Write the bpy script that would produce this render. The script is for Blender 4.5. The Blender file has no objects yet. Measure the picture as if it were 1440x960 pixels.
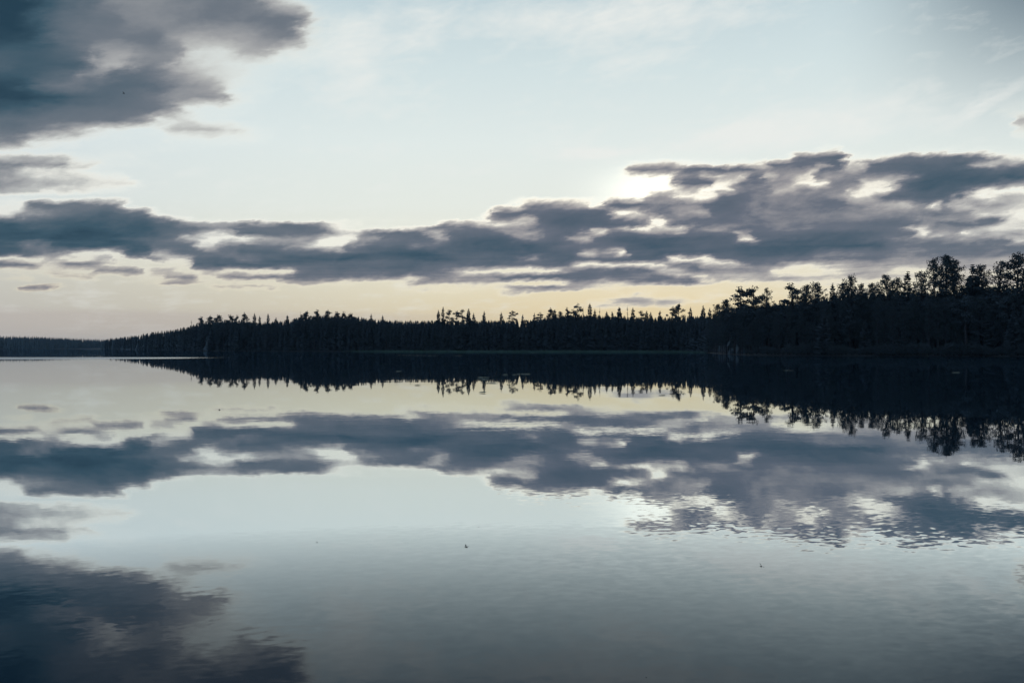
import bpy, math, random
import numpy as np

R = math.radians
SC = bpy.context.scene
COL = SC.collection

# ------------------------------------------------------------------ camera
CAM_H, F_PX, HORIZON = 1.6, 1400.0, 489.0
cam_d = bpy.data.cameras.new('camera')
cam = bpy.data.objects.new('camera', cam_d)
COL.objects.link(cam)
cam_d.sensor_width = 36.0
cam_d.lens = 35.0
cam_d.clip_start = 0.05
cam_d.clip_end = 60000
cam.location = (0, 0, CAM_H)
cam.rotation_euler = (R(90) + math.atan((HORIZON - 480.0) / F_PX), 0, 0)
SC.camera = cam

# ------------------------------------------------------------------ exposure
SC.view_settings.view_transform = 'Standard'
SC.view_settings.look = 'None'
SC.view_settings.exposure = 0.0
SC.view_settings.gamma = 1.0
SC.cycles.max_bounces = 6
SC.cycles.diffuse_bounces = 2
SC.cycles.glossy_bounces = 3
SC.cycles.use_denoising = True

# ------------------------------------------------------------------ sun: just above the horizon, behind the forest
SUN_EL, SUN_AZ = 1.2, 8.5            # degrees; azimuth clockwise from +Y
sun_d = bpy.data.lights.new('sun', 'SUN')
sun_d.energy = 0.5
sun_d.angle = R(0.6)
sun_d.color = (1.0, 0.80, 0.55)
sun = bpy.data.objects.new('sun', sun_d)
COL.objects.link(sun)
sun.rotation_euler = (R(90 - SUN_EL), 0, R(180 - SUN_AZ))


def lin(r, g, b):
    return tuple(((c / 255) / 12.92 if c / 255 <= .04045 else ((c / 255 + .055) / 1.055) ** 2.4) for c in (r, g, b))


# ------------------------------------------------------------------ sky (world)
def azel(px, py):
    """direction in degrees of a feature, measured on the photograph"""
    x = (px - 720) / F_PX
    z = (HORIZON - py) / F_PX
    return math.degrees(math.atan(x)), math.degrees(math.atan(z / math.sqrt(1 + x * x)))


world = bpy.data.worlds.new('World')
SC.world = world
world.use_nodes = True
NT = world.node_tree
NT.nodes.clear()
world.cycles.sampling_method = 'MANUAL'
world.cycles.sample_map_resolution = 512


class G:
    """a tiny expression builder for shader nodes"""
    def __init__(s, nt):
        s.nt = nt

    def put(s, sock, v):
        if isinstance(v, bpy.types.NodeSocket):
            s.nt.links.new(v, sock)
        elif isinstance(v, tuple) and len(v) == 3 and sock.type == 'RGBA':
            sock.default_value = (*v, 1)
        else:
            sock.default_value = v

    def m(s, op, a, b=0.0, c=0.0, clamp=False):
        n = s.nt.nodes.new('ShaderNodeMath')
        n.operation = op
        n.use_clamp = clamp
        s.put(n.inputs[0], a)
        if op not in ('SQRT', 'SINE', 'COSINE', 'ABSOLUTE', 'ARCSINE', 'EXPONENT'):
            s.put(n.inputs[1], b)
        if op in ('MULTIPLY_ADD', 'SMOOTH_MAX', 'SMOOTH_MIN'):
            s.put(n.inputs[2], c)
        return n.outputs[0]

    def add(s, a, b): return s.m('ADD', a, b)
    def sub(s, a, b): return s.m('SUBTRACT', a, b)
    def mul(s, a, b): return s.m('MULTIPLY', a, b)
    def div(s, a, b): return s.m('DIVIDE', a, b)
    def mad(s, a, b, c): return s.m('MULTIPLY_ADD', a, b, c)
    def mx(s, a, b): return s.m('MAXIMUM', a, b)
    def mn(s, a, b): return s.m('MINIMUM', a, b)

    def step(s, v, lo, hi, o0=0.0, o1=1.0, kind='SMOOTHSTEP'):
        n = s.nt.nodes.new('ShaderNodeMapRange')
        n.interpolation_type = kind
        n.clamp = True
        s.put(n.inputs[0], v)
        for i, x in enumerate((lo, hi, o0, o1)):
            s.put(n.inputs[1 + i], x)
        return n.outputs[0]

    def mix(s, f, a, b, blend='MIX'):
        n = s.nt.nodes.new('ShaderNodeMix')
        n.data_type = 'RGBA'
        n.blend_type = blend
        s.put(n.inputs[0], f)
        s.put(n.inputs[6], a)
        s.put(n.inputs[7], b)
        return n.outputs[2]

    def xyz(s, x, y, z):
        n = s.nt.nodes.new('ShaderNodeCombineXYZ')
        for i, v in enumerate((x, y, z)):
            s.put(n.inputs[i], v)
        return n.outputs[0]

    def split(s, v):
        n = s.nt.nodes.new('ShaderNodeSeparateXYZ')
        s.put(n.inputs[0], v)
        return n.outputs

    def noise(s, vec, scale, detail=4.0, rough=.5, distort=0.0, out=0):
        n = s.nt.nodes.new('ShaderNodeTexNoise')
        s.put(n.inputs['Vector'], vec)
        n.inputs['Scale'].default_value = scale
        n.inputs['Detail'].default_value = detail
        n.inputs['Roughness'].default_value = rough
        n.inputs['Distortion'].default_value = distort
        return n.outputs[out]

    def ramp(s, v, stops):
        n = s.nt.nodes.new('ShaderNodeValToRGB')
        cr = n.color_ramp
        while len(cr.elements) < len(stops):
            cr.elements.new(0.5)
        for e, (p, c) in zip(cr.elements, stops):
            e.position = p
            e.color = (*c, 1)
        s.put(n.inputs[0], v)
        return n.outputs[0]

    def curve(s, v, pts):
        """piecewise curve; pts in the 0..1 square"""
        n = s.nt.nodes.new('ShaderNodeFloatCurve')
        cv = n.mapping.curves[0]
        n.mapping.use_clip = False
        pts = sorted(pts)
        while len(cv.points) < len(pts):
            cv.points.new(0.5, 0.5)
        for p, q in zip(cv.points, pts):
            p.location = q
            p.handle_type = 'AUTO_CLAMPED'
        n.mapping.update()
        n.inputs[0].default_value = 1.0
        s.put(n.inputs[1], v)
        return n.outputs[0]


g = G(NT)
tc = NT.nodes.new('ShaderNodeTexCoord')
dx, dy, dz = g.split(tc.outputs['Generated'])
az = g.mul(g.m('ARCTAN2', dx, dy), 180 / math.pi)
el = g.mul(g.m('ARCSINE', dz), 180 / math.pi)
az01 = g.mad(az, 1 / 120, .5)

# coordinates on a flat cloud layer overhead: natural foreshortening towards the horizon
zc = g.add(g.mx(dz, 0.0), .085)
plane = g.xyz(g.div(dx, zc), g.div(dy, zc), 0.0)
warp = g.noise(plane, 1.1, 3, .5, 0, 1)
vadd = NT.nodes.new('ShaderNodeVectorMath')
vadd.operation = 'MULTIPLY_ADD'
NT.links.new(warp, vadd.inputs[0])
vadd.inputs[1].default_value = (.55, .55, .55)
NT.links.new(plane, vadd.inputs[2])
pw = vadd.outputs[0]
angle = g.xyz(g.mul(az, .10), g.mul(el, .26), 3.7)
nA = g.sub(g.noise(pw, 3.0, 9, .60), .5)                   # cloud-layer billows
rise = g.mad(az, -.16, el)                                 # the billows trail up to the right
angle = g.xyz(g.mul(az, .13), g.mul(rise, .30), 3.7)
nB = g.sub(g.noise(angle, 3.4, 9, .62, .35), .5)           # finer puffs along the edges
nC = g.sub(g.noise(pw, 1.05, 5, .5), .5)                   # broad thick and thin
streak_v = g.xyz(g.mul(az, .045), g.mad(az, -.02, g.mul(el, .85)), 9.1)
nS = g.sub(g.noise(streak_v, 2.3, 7, .58, .25), .5)        # long flat streaks
nAB = g.add(g.mul(nA, 1.8), g.mul(nB, 2.7))
# turbulence bends every outline of the clouds
wv = g.split(g.noise(g.xyz(g.mul(az, .30), g.mul(rise, .85), 1.3), 2.4, 6, .6, 0, 1))
azw = g.add(az, g.mul(g.sub(wv[0], .5), 2.4))
elw = g.add(el, g.mul(g.sub(wv[1], .5), .62))


def blob(px, py, wx, wy, k=1.0, tilt=0.0):
    """a soft swelling: k at the centre (half-sizes as measured on the photograph)"""
    a, e = azel(px, py)
    s = 180 / math.pi / F_PX
    u, v = g.sub(azw, a), g.sub(elw, e)
    if tilt:
        v = g.mad(u, -tilt, v)
    u, v = g.mul(u, 1 / (wx * s)), g.mul(v, 1 / (wy * s))
    return g.mul(g.m('EXPONENT', g.mul(g.mad(u, u, g.mul(v, v)), -1.0)), k)


def blobs(rows):
    t = None
    for r in rows:
        b = blob(*r)
        t = b if t is None else g.add(t, b)
    return t


# clear sky: a Nishita sky, graded towards the cool dusk of the place
sky = NT.nodes.new('ShaderNodeTexSky')
sky.sky_type = 'NISHITA'
sky.sun_disc = False
sky.sun_elevation = R(SUN_EL)
sky.sun_rotation = R(SUN_AZ)
sky.altitude = 100
sky.air_density = 1.0
sky.dust_density = 1.5
sky.ozone_density = 1.5

e01 = g.div(g.mx(el, 0.0), 90.0)
clear = g.ramp(e01, [
    (0.0, lin(206, 193, 170)), (1.6 / 90, lin(215, 204, 178)), (3.0 / 90, lin(225, 219, 195)),
    (5.0 / 90, lin(230, 229, 212)), (8 / 90, lin(231, 237, 230)), (11.5 / 90, lin(227, 237, 235)),
    (15.5 / 90, lin(213, 228, 230)), (20 / 90, lin(193, 212, 219)), (28 / 90, lin(154, 180, 198)), (50 / 90, lin(124, 156, 186)),
    (1.0, lin(108, 146, 188))])
# angular distance from the sun's azimuth
daz = g.m('ABSOLUTE', g.sub(az, SUN_AZ))
warm = g.mul(g.step(daz, 20, 0), g.step(el, 6.0, 1.0))
clear = g.mix(g.mul(g.mul(g.step(az, -4, -22), g.step(el, 6.5, 1.5)), .7), clear, lin(205, 200, 186))
clear = g.mix(g.mul(warm, .42), clear, lin(240, 219, 156))
side = g.step(daz, 12, 95)
clear = g.mix(side, clear, g.ramp(e01, [(0, lin(132, 150, 180)), (.08, lin(136, 166, 205)), (.3, lin(130, 165, 212)), (1, lin(122, 160, 208))]))

dull = g.mul(g.step(az, 17, 30), g.step(el, 9, 20))        # thin grey veil plus corner darkening, put into the sky colour high on the right
clear = g.mix(dull, clear, lin(88, 108, 124))

# glow where the sun lights the air behind the cloud bank
ga, ge = azel(925, 268)
gd = g.m('SQRT', g.add(g.m('POWER', g.mul(g.sub(az, ga), .4), 2.0), g.m('POWER', g.sub(el, ge), 2.0)))
glow = g.m('EXPONENT', g.mul(g.m('POWER', g.div(gd, 1.15), 2.0), -1.0))
glow_w = g.m('EXPONENT', g.mul(g.div(gd, 7.0), -1.0))

# ---- clouds: how thick the cover is (0 clear .. 9 darkest) by bearing, one row per height above the horizon
COVER = [  # upper-left ends raised: corner darkening put into the cloud cover
    (0, "0:9.8 60:8.5 120:6.5 180:5 250:5.5 340:6 380:4 420:1.5 470:.5 500:.3 540:0"),
    (25, "0:9.8 50:8.5 100:6.5 150:6 200:5 260:5.5 340:6 400:6 425:4 450:1.5 500:.7 560:0"),
    (50, "0:9.5 60:8 100:6 140:5.5 200:6 240:5 290:4 350:4.5 400:5.5 425:3 460:1.2 500:.6 560:0"),
    (72, "0:8 30:8 80:7.5 130:5 150:4 190:5 230:5.5 260:3 310:2.2 360:4 385:3 410:1.6 460:1 490:.3 520:0"),
    (90, "0:7.5 30:8 90:8 120:6.5 135:4.5 165:3.5 185:4.5 215:5.5 240:4 280:2.5 340:1.8 380:1.2 420:1 460:.6 480:0"),
    (104, "0:8.5 60:7.5 100:6.5 120:5 150:5.5 180:7 210:6 250:4.5 290:2.8 330:2 380:1 420:.5 450:0"),
    (118, "0:9.5 40:8 65:6 90:5.5 130:6.5 180:7.5 220:6.5 260:5 290:4 320:2 370:1 400:.3 420:0"),
    (135, "0:9.5 60:9 120:7.5 180:7 220:6 260:5 290:5 320:2.6 350:1 385:.6 400:0 1400:0 1420:.5 1440:.5"),
    (152, "0:8 60:7 120:6.5 180:6.5 230:5.5 260:2.2 300:1.2 350:.8 380:.2 400:0 1390:0 1415:1 1440:1"),
    (168, "0:6.5 60:6 120:6 180:5.5 215:4 235:2 250:2.5 280:1.5 320:.8 360:.2 400:0 1400:0 1425:2 1440:3.5"),
    (182, "0:6 40:5.5 80:4.5 120:3 160:1.5 200:.7 230:2 250:3 290:3.4 330:2.6 360:1 390:.5 400:0 1410:0 1440:2"),
    (198, "0:4.5 30:3.5 60:1.5 110:.8 200:.5 250:1 300:1.2 350:1 385:.6 400:0 1440:0"),
    (212, "0:1 60:.8 100:.4 160:.7 300:.2 350:0 1080:0 1150:.6 1170:2 1190:.4 1240:.2 1300:.8 1440:.6"),
    (222, "0:3 40:3.5 80:3 120:1.2 200:.6 240:0 1080:.3 1110:1.5 1125:5 1150:6 1175:6.5 1190:2 1205:1 1250:2 1270:5 1310:6 1350:6 1400:3.5 1440:1.5"),
    (231, "0:5 50:4.5 90:4 110:2 130:2.2 150:1 200:.4 250:0 860:0 890:1.5 920:3 960:2 1000:1 1050:1.5 1080:3 1100:6 1150:5 1165:3 1180:6 1195:2 1210:4 1230:6 1270:6.5 1310:7 1340:7 1380:3 1400:3 1420:5 1440:4"),
    (238, "0:4 30:2.6 80:2 120:1 150:.6 200:.2 850:.3 885:3 900:5 940:5 970:5.5 1000:6 1040:6 1070:4 1090:5 1130:4.5 1150:2.5 1165:6 1185:4 1200:3 1225:6 1260:6.5 1310:7.5 1360:7.5 1400:7 1440:7"),
    (248, "0:3.5 40:3 80:2 120:1.2 170:1 200:0 840:0 870:.5 900:.6 940:.8 960:4 975:4.5 1000:2 1020:3.5 1045:2 1065:5 1080:2 1100:4 1120:3 1140:2 1150:5 1170:4 1195:5 1220:5 1250:4 1290:7 1320:8 1380:8 1420:8 1440:7"),
    (257, "0:4.5 40:4.3 80:3 110:2 130:1.5 170:1.5 190:.6 240:0 850:0 900:.5 935:.8 955:4.5 975:6 1005:5 1020:1.5 1045:4 1070:5 1085:4 1100:4 1120:1.5 1150:1 1165:4 1190:5 1210:3 1230:2 1255:3 1275:7 1320:8 1380:8 1410:6 1440:4.5"),
    (267, "0:3.8 40:3.5 80:2.5 120:1.8 140:1 180:.4 200:0 850:0 910:.5 950:1.5 975:3 1000:.8 1030:2 1050:5 1070:5 1090:3 1105:2.5 1130:4 1160:5 1190:4 1210:1.5 1235:1.5 1255:4 1280:7 1320:8 1350:7.5 1375:4 1400:1.5 1430:.5 1440:1"),
    (276, "0:.6 30:.3 60:0 870:.3 905:.6 930:4 945:3.5 960:1 985:1.2 1005:4 1030:6 1060:5.5 1100:4.5 1130:5 1160:4.5 1190:3 1210:1.5 1225:3 1250:5.5 1280:7 1320:7.5 1345:5 1365:2 1390:1 1420:3 1440:3"),
    (288, "0:1 25:1 45:4 70:6 100:6 140:6 170:4 185:1 200:0 680:0 720:.8 740:3 760:5 800:4 830:3 845:1 855:4.5 880:6 905:5.5 930:5.5 960:4.5 985:5 1010:6.5 1040:6 1080:5 1130:5 1180:5.5 1230:3.5 1265:3 1300:4.5 1315:1 1330:4 1350:2 1380:4 1410:3.5 1440:2.5"),
    (300, "0:2 20:2.5 40:5 80:5.5 120:6.5 160:7 190:6.5 210:4 228:1 250:0 670:0 690:2 700:5 730:6 760:6 800:6.5 840:6 860:3 875:1 890:2 905:3 930:5.5 960:4 985:3.5 1010:6 1040:6 1080:5 1130:5 1180:5 1230:5 1280:5 1330:5 1360:4 1390:2 1415:2.5 1440:1.5"),
    (309, "0:6 60:7 120:7.5 180:7.5 215:6 240:3 265:1 290:.5 660:.4 688:3 700:4.5 725:4 740:2.5 760:6 800:7 850:6.5 885:5 905:5 920:1 935:3 960:5 1000:6 1060:5 1130:5 1200:5 1270:6 1320:4 1370:4 1390:6 1410:4 1440:1.5"),
    (315, "0:8 60:8 120:8 180:8 230:7 255:5 280:4.5 330:4 350:5 370:4 400:5.5 440:5 470:2 500:.8 520:.3 610:.5 630:3 650:3 700:2 740:3.5 760:5.5 800:7 850:7 890:6 910:2 918:.8 940:4 980:5.5 1060:5 1130:5 1200:5.5 1260:6.5 1310:4 1350:6 1400:4 1440:2"),
    (321, "0:8.5 60:8.5 120:8.5 180:8.5 230:7 260:6.5 285:5 310:5 340:6 420:6 455:4 480:1.5 500:.6 540:.5 560:2 595:3 605:4.5 640:5.5 680:5 720:4 750:5 800:6.5 830:6 846:3 860:5 890:2 905:1 920:3 935:2 955:2 975:5 1000:4 1040:6 1100:5 1180:5.5 1240:6 1270:5 1290:2 1305:2.5 1330:4.5 1370:3 1400:2 1440:2"),
    (328, "0:9 60:9 120:9 180:8.5 230:7 260:6 280:5 310:2.5 330:6 360:6.5 400:6 440:5.5 470:3 500:2.5 515:4 540:5.5 560:6 600:4.5 615:3 640:6 700:6 735:3.5 760:5 800:6.5 846:2 870:6 900:5 932:3.5 955:3.5 980:6 1020:6 1050:3 1065:6 1100:6 1200:7 1240:6.5 1280:4.5 1297:1.2 1315:2.5 1335:4 1355:1.5 1380:3 1405:2 1440:3.5"),
    (336, "0:8.5 60:9 120:9 180:8 215:6.5 240:6 265:3 300:1.5 340:2 380:4 420:4.5 450:2.5 480:1 510:4 530:4.5 550:6 600:6.5 617:4 640:6.5 700:7 730:5 745:4.5 780:6 820:3 830:5 860:7 900:7.5 950:7.5 1000:7 1040:5 1052:2 1065:6 1100:7 1160:7.5 1220:7 1270:5 1310:5 1345:4.5 1370:4 1400:5 1430:2 1440:2"),
    (346, "0:8 35:6.5 55:5 75:7.5 110:8 160:8 200:8 225:6 260:6 275:4 290:2 310:4 330:6 350:6.5 380:6 410:4 440:2 475:1 490:4 510:6 560:7 590:5 620:6 700:7.5 760:7 820:6 850:6 900:7.5 950:8 1000:7.5 1060:8 1120:8 1180:8 1240:7 1280:5.5 1320:6.5 1370:6.5 1410:6 1440:6"),
    (356, "0:7.5 30:6 60:5 90:4.5 120:1.5 150:1.2 175:6.5 190:7.5 215:5 225:4 245:4.5 270:6.5 295:6.5 320:5.5 340:7 380:7 440:6.5 490:7 540:7.5 590:8 650:7 720:8 770:8 810:7 832:3.5 850:5 872:2 885:7 940:7.5 1000:7.5 1050:7 1100:7.5 1140:6.5 1200:5 1260:5.5 1320:5.5 1440:5"),
    (364, "0:1.5 30:1.5 60:2 80:3.5 100:1.5 130:2.5 150:3.5 165:1 200:1 215:4.5 230:3 260:1.5 280:7 320:7 340:5 370:7 440:7.5 500:8 560:7.5 610:8 660:7 720:7 745:4 780:7 850:6 890:7 935:5 950:1.5 980:1 1000:3 1030:6.5 1080:6 1130:5 1200:4.5 1280:4.5 1440:4.5"),
    (372, "0:5 30:5 45:3 60:2 90:3.5 110:5 130:4.5 150:2 200:.8 240:1 270:2.5 280:6.5 320:7.5 380:7.5 440:7 500:7 560:7 620:6.5 680:6 720:5.5 760:6 800:4 830:1.5 870:1.5 910:1 940:2.5 950:5 975:5 1000:2 1050:3 1080:4.5 1110:2 1160:2 1220:3.5 1290:4 1440:4"),
    (381, "0:1.5 40:1.5 80:2 120:1.5 150:5 195:4.5 205:1 230:2.5 270:1.5 290:3 320:1.5 360:1 400:1.2 420:5 470:6.5 520:6.5 560:6 610:5.5 640:4 680:1.5 720:1.2 770:1 790:3 820:5.5 880:6 910:5 950:2.5 980:5 1020:5 1070:4 1090:1.5 1150:1 1200:3 1290:2 1440:3"),
    (390, "0:1 30:2.5 60:2 90:3 130:3 150:1 230:1.5 260:4.5 285:1 310:3 330:5 360:5.5 400:6 450:5.5 500:5 560:3 580:1.5 600:5 650:4.5 700:5.5 760:6.5 820:6.5 870:6 920:6 960:4 985:2 1010:4 1050:3 1080:3.5 1150:2 1440:2"),
    (397, "0:.5 150:.6 220:2 240:3.5 280:2.5 300:1 330:2 360:1 390:2 420:4 470:3 500:1.5 560:1 600:4 680:3 720:1.2 780:1 820:4 860:3 910:5 960:5 985:2.5 1010:2 1050:1.5 1440:2"),
    (403, "0:.3 25:2 50:4.5 80:3.5 95:.5 280:.6 300:3 340:3.5 390:3 410:1 460:1.3 520:.6 600:1.5 640:1 700:2 730:4 770:4.5 810:3.5 850:2 1000:.8 1080:1.5 1440:1.5"),
    (411, "0:.4 300:.4 500:.5 560:.7 640:1.4 680:.9 720:2.5 735:2 760:.8 1000:1.3 1080:1.6 1440:1.5"),
    (421, "0:.3 600:.4 830:.8 860:2 900:3.2 950:2.7 975:1.2 1100:1 1440:1"),
    (430, "0:0 800:.2 850:1.3 920:1.6 1000:.2 1440:0"),
    (442, "0:0 1440:0"),
]
azn = g.mad(azw, 1 / 64, .5)
elq = g.div(elw, g.mx(g.m('COSINE', g.mul(azw, math.pi / 180)), .5))      # level rows: height over distance along the view of the lake
cover, prev = None, None
for py, row in COVER:
    pts = []
    for t in row.split():
        px, v = t.split(':')
        pts.append((azel(float(px), 300)[0] / 64 + .5, float(v) / 10))
    r = g.curve(azn, [(0.0, pts[0][1])] + pts + [(1.0, pts[-1][1])])
    e = azel(720, py)[1]
    if cover is None:
        cover = r
    else:
        f = g.step(elq, prev, e, kind='LINEAR')
        cover = g.mad(g.sub(r, cover), f, cover)
    prev = e
cover = g.mul(cover, g.mad(g.mul(g.mul(g.step(az, -3, -9), g.step(az, -25, -18)), g.step(el, 9, 11)), -1.0, 10.2))
# elsewhere in the sky: scattered clouds of the same kind
far_side = g.step(g.m('ABSOLUTE', az), 28, 34)
other = g.mx(g.mul(g.mad(nAB, 5.0, .6), g.step(el, 1.5, 6)), 0)
cover = g.mad(g.sub(other, cover), far_side, cover)
# real cloud is ragged: fine detail where it is thin, slow swells where it is thick
cover = g.mad(g.mul(g.mul(nAB, g.step(el, 9, 13, 1, .34)), g.step(cover, .15, 1.8)), g.step(cover, 4.0, 8.0, 1.5, 1.1), cover)
cover = g.mad(g.mul(nS, g.step(cover, .3, 2.0)), g.step(el, 8, 3.5, 0, 5.0), cover)
cov = g.mn(g.mul(g.mx(cover, 0.0), .1), 1.0)

alpha = g.step(cov, g.step(el, 6.0, 3.5, .012, .06), g.add(g.step(el, 6.0, 3.5, .19, .32), g.mul(g.step(el, 9, 11), .13)))
glow_c = g.mn(g.mul(glow_w, 1.6), 1.0)
low = g.step(el, 6.0, 3.0)
tone_cool = g.ramp(cov, [(.05, lin(236, 239, 234)), (.16, lin(222, 225, 221)), (.27, lin(190, 194, 193)), (.40, lin(158, 161, 164)), (.55, lin(113, 122, 131)), (.70, lin(90, 106, 118)), (.85, lin(62, 88, 103)), (1.0, lin(38, 64, 80))])
tone_warm = g.ramp(cov, [(.05, (1.25, 1.21, 1.06)), (.16, (.98, .93, .80)), (.27, lin(196, 192, 186)), (.40, lin(154, 152, 155)), (.55, lin(105, 112, 125)), (.70, lin(89, 101, 115)), (.85, lin(64, 86, 102)), (1.0, lin(46, 68, 86))])
tone_low = g.ramp(cov, [(.05, lin(236, 227, 196)), (.16, lin(226, 217, 190)), (.27, lin(192, 183, 170)), (.40, lin(156, 151, 150)), (.55, lin(114, 118, 127)), (.70, lin(94, 104, 115)), (.85, lin(68, 87, 101)), (1.0, lin(50, 70, 86))])
cloud = g.mix(glow_c, g.mix(low, tone_cool, tone_low), tone_warm)

# thin white wisps high up
wisps = [(840, 216, 56, 7, 1.0, .03), (1045, 190, 80, 20, .9, .08), (1190, 172, 150, 28, .55, .1), (790, 28, 160, 26, .6, -.02), (990, 18, 130, 30, .5, 0),
         (500, 78, 60, 60, .6, .25), (595, 50, 30, 40, .45, .5), (1390, 145, 40, 9, .5, .5), (920, 80, 60, 8, .35, .15)]
wp = g.mx(g.mn(g.mad(nAB, .5, g.sub(blobs(wisps), .03)), .8), 0.0)
haze_band = g.mul(g.step(g.add(el, g.mul(nS, .5)), 2.25, 1.7), g.step(az, 4, -16, .0, 1.0))
haze_band = g.mul(haze_band, .5)

# compose
clear10 = g.mix(1.0, clear, (10.0, 10.0, 10.0), 'MULTIPLY')
graded = g.mix(.97, sky.outputs[0], clear10)
bg1 = NT.nodes.new('ShaderNodeBackground')
bg1.inputs[1].default_value = 0.1
air = g.mix(wp, graded, tuple(10 * c for c in lin(236, 238, 234)))
air = g.mix(haze_band, air, tuple(10 * c for c in lin(186, 176, 170)))
gl = g.mix(1.0, g.mix(glow, (0.0, 0.0, 0.0), (4.6, 4.3, 3.5)), air, 'ADD')
NT.links.new(gl, bg1.inputs[0])
bg2 = NT.nodes.new('ShaderNodeBackground')
bg2.inputs[1].default_value = 1.0
NT.links.new(cloud, bg2.inputs[0])
mixs = NT.nodes.new('ShaderNodeMixShader')
NT.links.new(alpha, mixs.inputs[0])
NT.links.new(bg1.outputs[0], mixs.inputs[1])
NT.links.new(bg2.outputs[0], mixs.inputs[2])
wout = NT.nodes.new('ShaderNodeOutputWorld')
NT.links.new(mixs.outputs[0], wout.inputs[0])


# ------------------------------------------------------------------ materials
def new_mat(name):
    m = bpy.data.materials.new(name)
    m.use_nodes = True
    nt = m.node_tree
    p = nt.nodes['Principled BSDF']
    return m, nt, p


def mat_noise(name, c1, c2, scale, rough=.85, spec=.2):
    m, nt, p = new_mat(name)
    gg = G(nt)
    t = nt.nodes.new('ShaderNodeTexCoord')
    n = gg.noise(t.outputs['Object'], scale, 5, .6)
    nt.links.new(gg.mix(gg.step(n, .35, .65), c1, c2), p.inputs['Base Color'])
    p.inputs['Roughness'].default_value = rough
    p.inputs['Specular IOR Level'].default_value = spec
    return m


M_SPRUCE = mat_noise('spruce_needles', (.030, .048, .060), (.035, .054, .065), 1.2)
M_PINE = mat_noise('pine_needles', (.029, .047, .058), (.034, .053, .063), 1.3)
M_BIRCH = mat_noise('birch_leaves', (.029, .047, .056), (.034, .053, .061), 1.5)
M_BARK = mat_noise('dark_bark', (.020, .024, .028), (.030, .034, .038), 4)
M_BARKB = mat_noise('birch_bark', (.036, .044, .052), (.02, .025, .03), 2.5)
M_DEAD = mat_noise('grey_deadwood', (.05, .05, .05), (.07, .07, .07), 3)
M_FOREST = mat_noise('far_forest', (.034, .056, .070), (.040, .063, .075), .2)
M_REED = mat_noise('reeds', (.040, .085, .075), (.055, .11, .09), .3)
M_LAND = mat_noise('forest_floor', (.014, .021, .025), (.020, .027, .030), .15)
M_PAD = mat_noise('lily_leaf', (.03, .06, .04), (.05, .09, .06), 2, .5, .3)
M_INSECT = mat_noise('insect_body', (.02, .02, .02), (.035, .03, .03), 300)
M_WING = mat_noise('insect_wing', (.12, .12, .12), (.2, .2, .2), 300)

# ------------------------------------------------------------------ lake outline and land
def at(px, D):
    return ((px - 720) / F_PX * D, D)


def z_at(py, D):
    return CAM_H + (HORIZON - py) / F_PX * D


SHORE_PX = [(-300, 1500), (-100, 1420), (0, 1400), (70, 1370), (130, 1330), (152, 1180), (200, 860), (225, 730), (250, 630), (275, 545), (300, 500), (370, 468), (450, 440),
            (530, 420), (600, 402), (700, 395), (800, 390), (900, 384), (960, 372), (990, 340), (1008, 285), (1022, 245), (1050, 222), (1100, 207), (1160, 200),
            (1230, 197), (1300, 192), (1380, 188), (1440, 184), (1560, 172)]
poly = [at(*p) for p in SHORE_PX] + [(120, 120), (128, 60), (110, 10), (60, -8), (0, -4), (-60, -10), (-220, 20), (-420, 160), (-700, 480), (-1000, 900), (-1350, 1300)]
P = np.array(poly)


def sdist(X, Y):
    """signed distance to the lake edge: positive on land"""
    X, Y = np.asarray(X, float), np.asarray(Y, float)
    best = np.full(X.shape, 1e18)
    inside = np.zeros(X.shape, bool)
    n = len(P)
    for i in range(n):
        a, b = P[i], P[(i + 1) % n]
        d = b - a
        t = np.clip(((X - a[0]) * d[0] + (Y - a[1]) * d[1]) / (d @ d), 0, 1)
        best = np.minimum(best, (X - a[0] - t * d[0]) ** 2 + (Y - a[1] - t * d[1]) ** 2)
        c = (a[1] > Y) != (b[1] > Y)
        with np.errstate(divide='ignore', invalid='ignore'):
            xi = a[0] + (Y - a[1]) / (b[1] - a[1]) * d[0]
        inside ^= c & (X < xi)
    r = np.sqrt(best)
    return np.where(inside, -r, r)


def land_z(X, Y):
    X, Y = np.asarray(X, float), np.asarray(Y, float)
    s = sdist(X, Y)
    wob = np.sin(X * .11 + 1.3 * np.sin(Y * .07)) + np.sin(Y * .09 + 1.1 * np.sin(X * .05))
    s = s + wob * 1.2 * np.clip(s / 6, 0, 1)
    up = .10 + .09 * np.clip(s, 0, 6) + .03 * np.clip(s - 6, 0, 140) + .006 * np.clip(s - 146, 0, 800) + .12 * wob * np.clip(s / 10, 0, 1)
    down = np.maximum(.10 + s * .12, -4.0)
    ridge = 6.0 * np.exp(-((X + 1000) / 700) ** 2 - ((Y - 1800) / 260) ** 2)
    near_cam = np.exp(-((X / 40) ** 2 + (Y / 30) ** 2))
    up = up * (1 - .8 * near_cam)
    return np.where(s > 0, up + ridge, down)


def obj(name, mesh, mat=None, parent=None):
    o = bpy.data.objects.new(name, mesh)
    if mat is not None and len(mesh.materials) == 0:
        mesh.materials.append(mat)
    COL.objects.link(o)
    if parent is not None:
        o.parent = parent
    return o


def mesh_np(name, V, F, smooth=False):
    me = bpy.data.meshes.new(name)
    me.from_pydata([tuple(map(float, v)) for v in V], [], [tuple(map(int, f)) for f in F])
    if smooth:
        me.polygons.foreach_set('use_smooth', [True] * len(me.polygons))
    me.update()
    return me


def grow(a, end, r=1.35):
    out, st = [a[-1]], abs(a[-1] - a[-2])
    while abs(out[-1] - end) > st * r:
        st *= r
        out.append(out[-1] + math.copysign(st, end - out[-1]))
    return out[1:] + [end]


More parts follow.
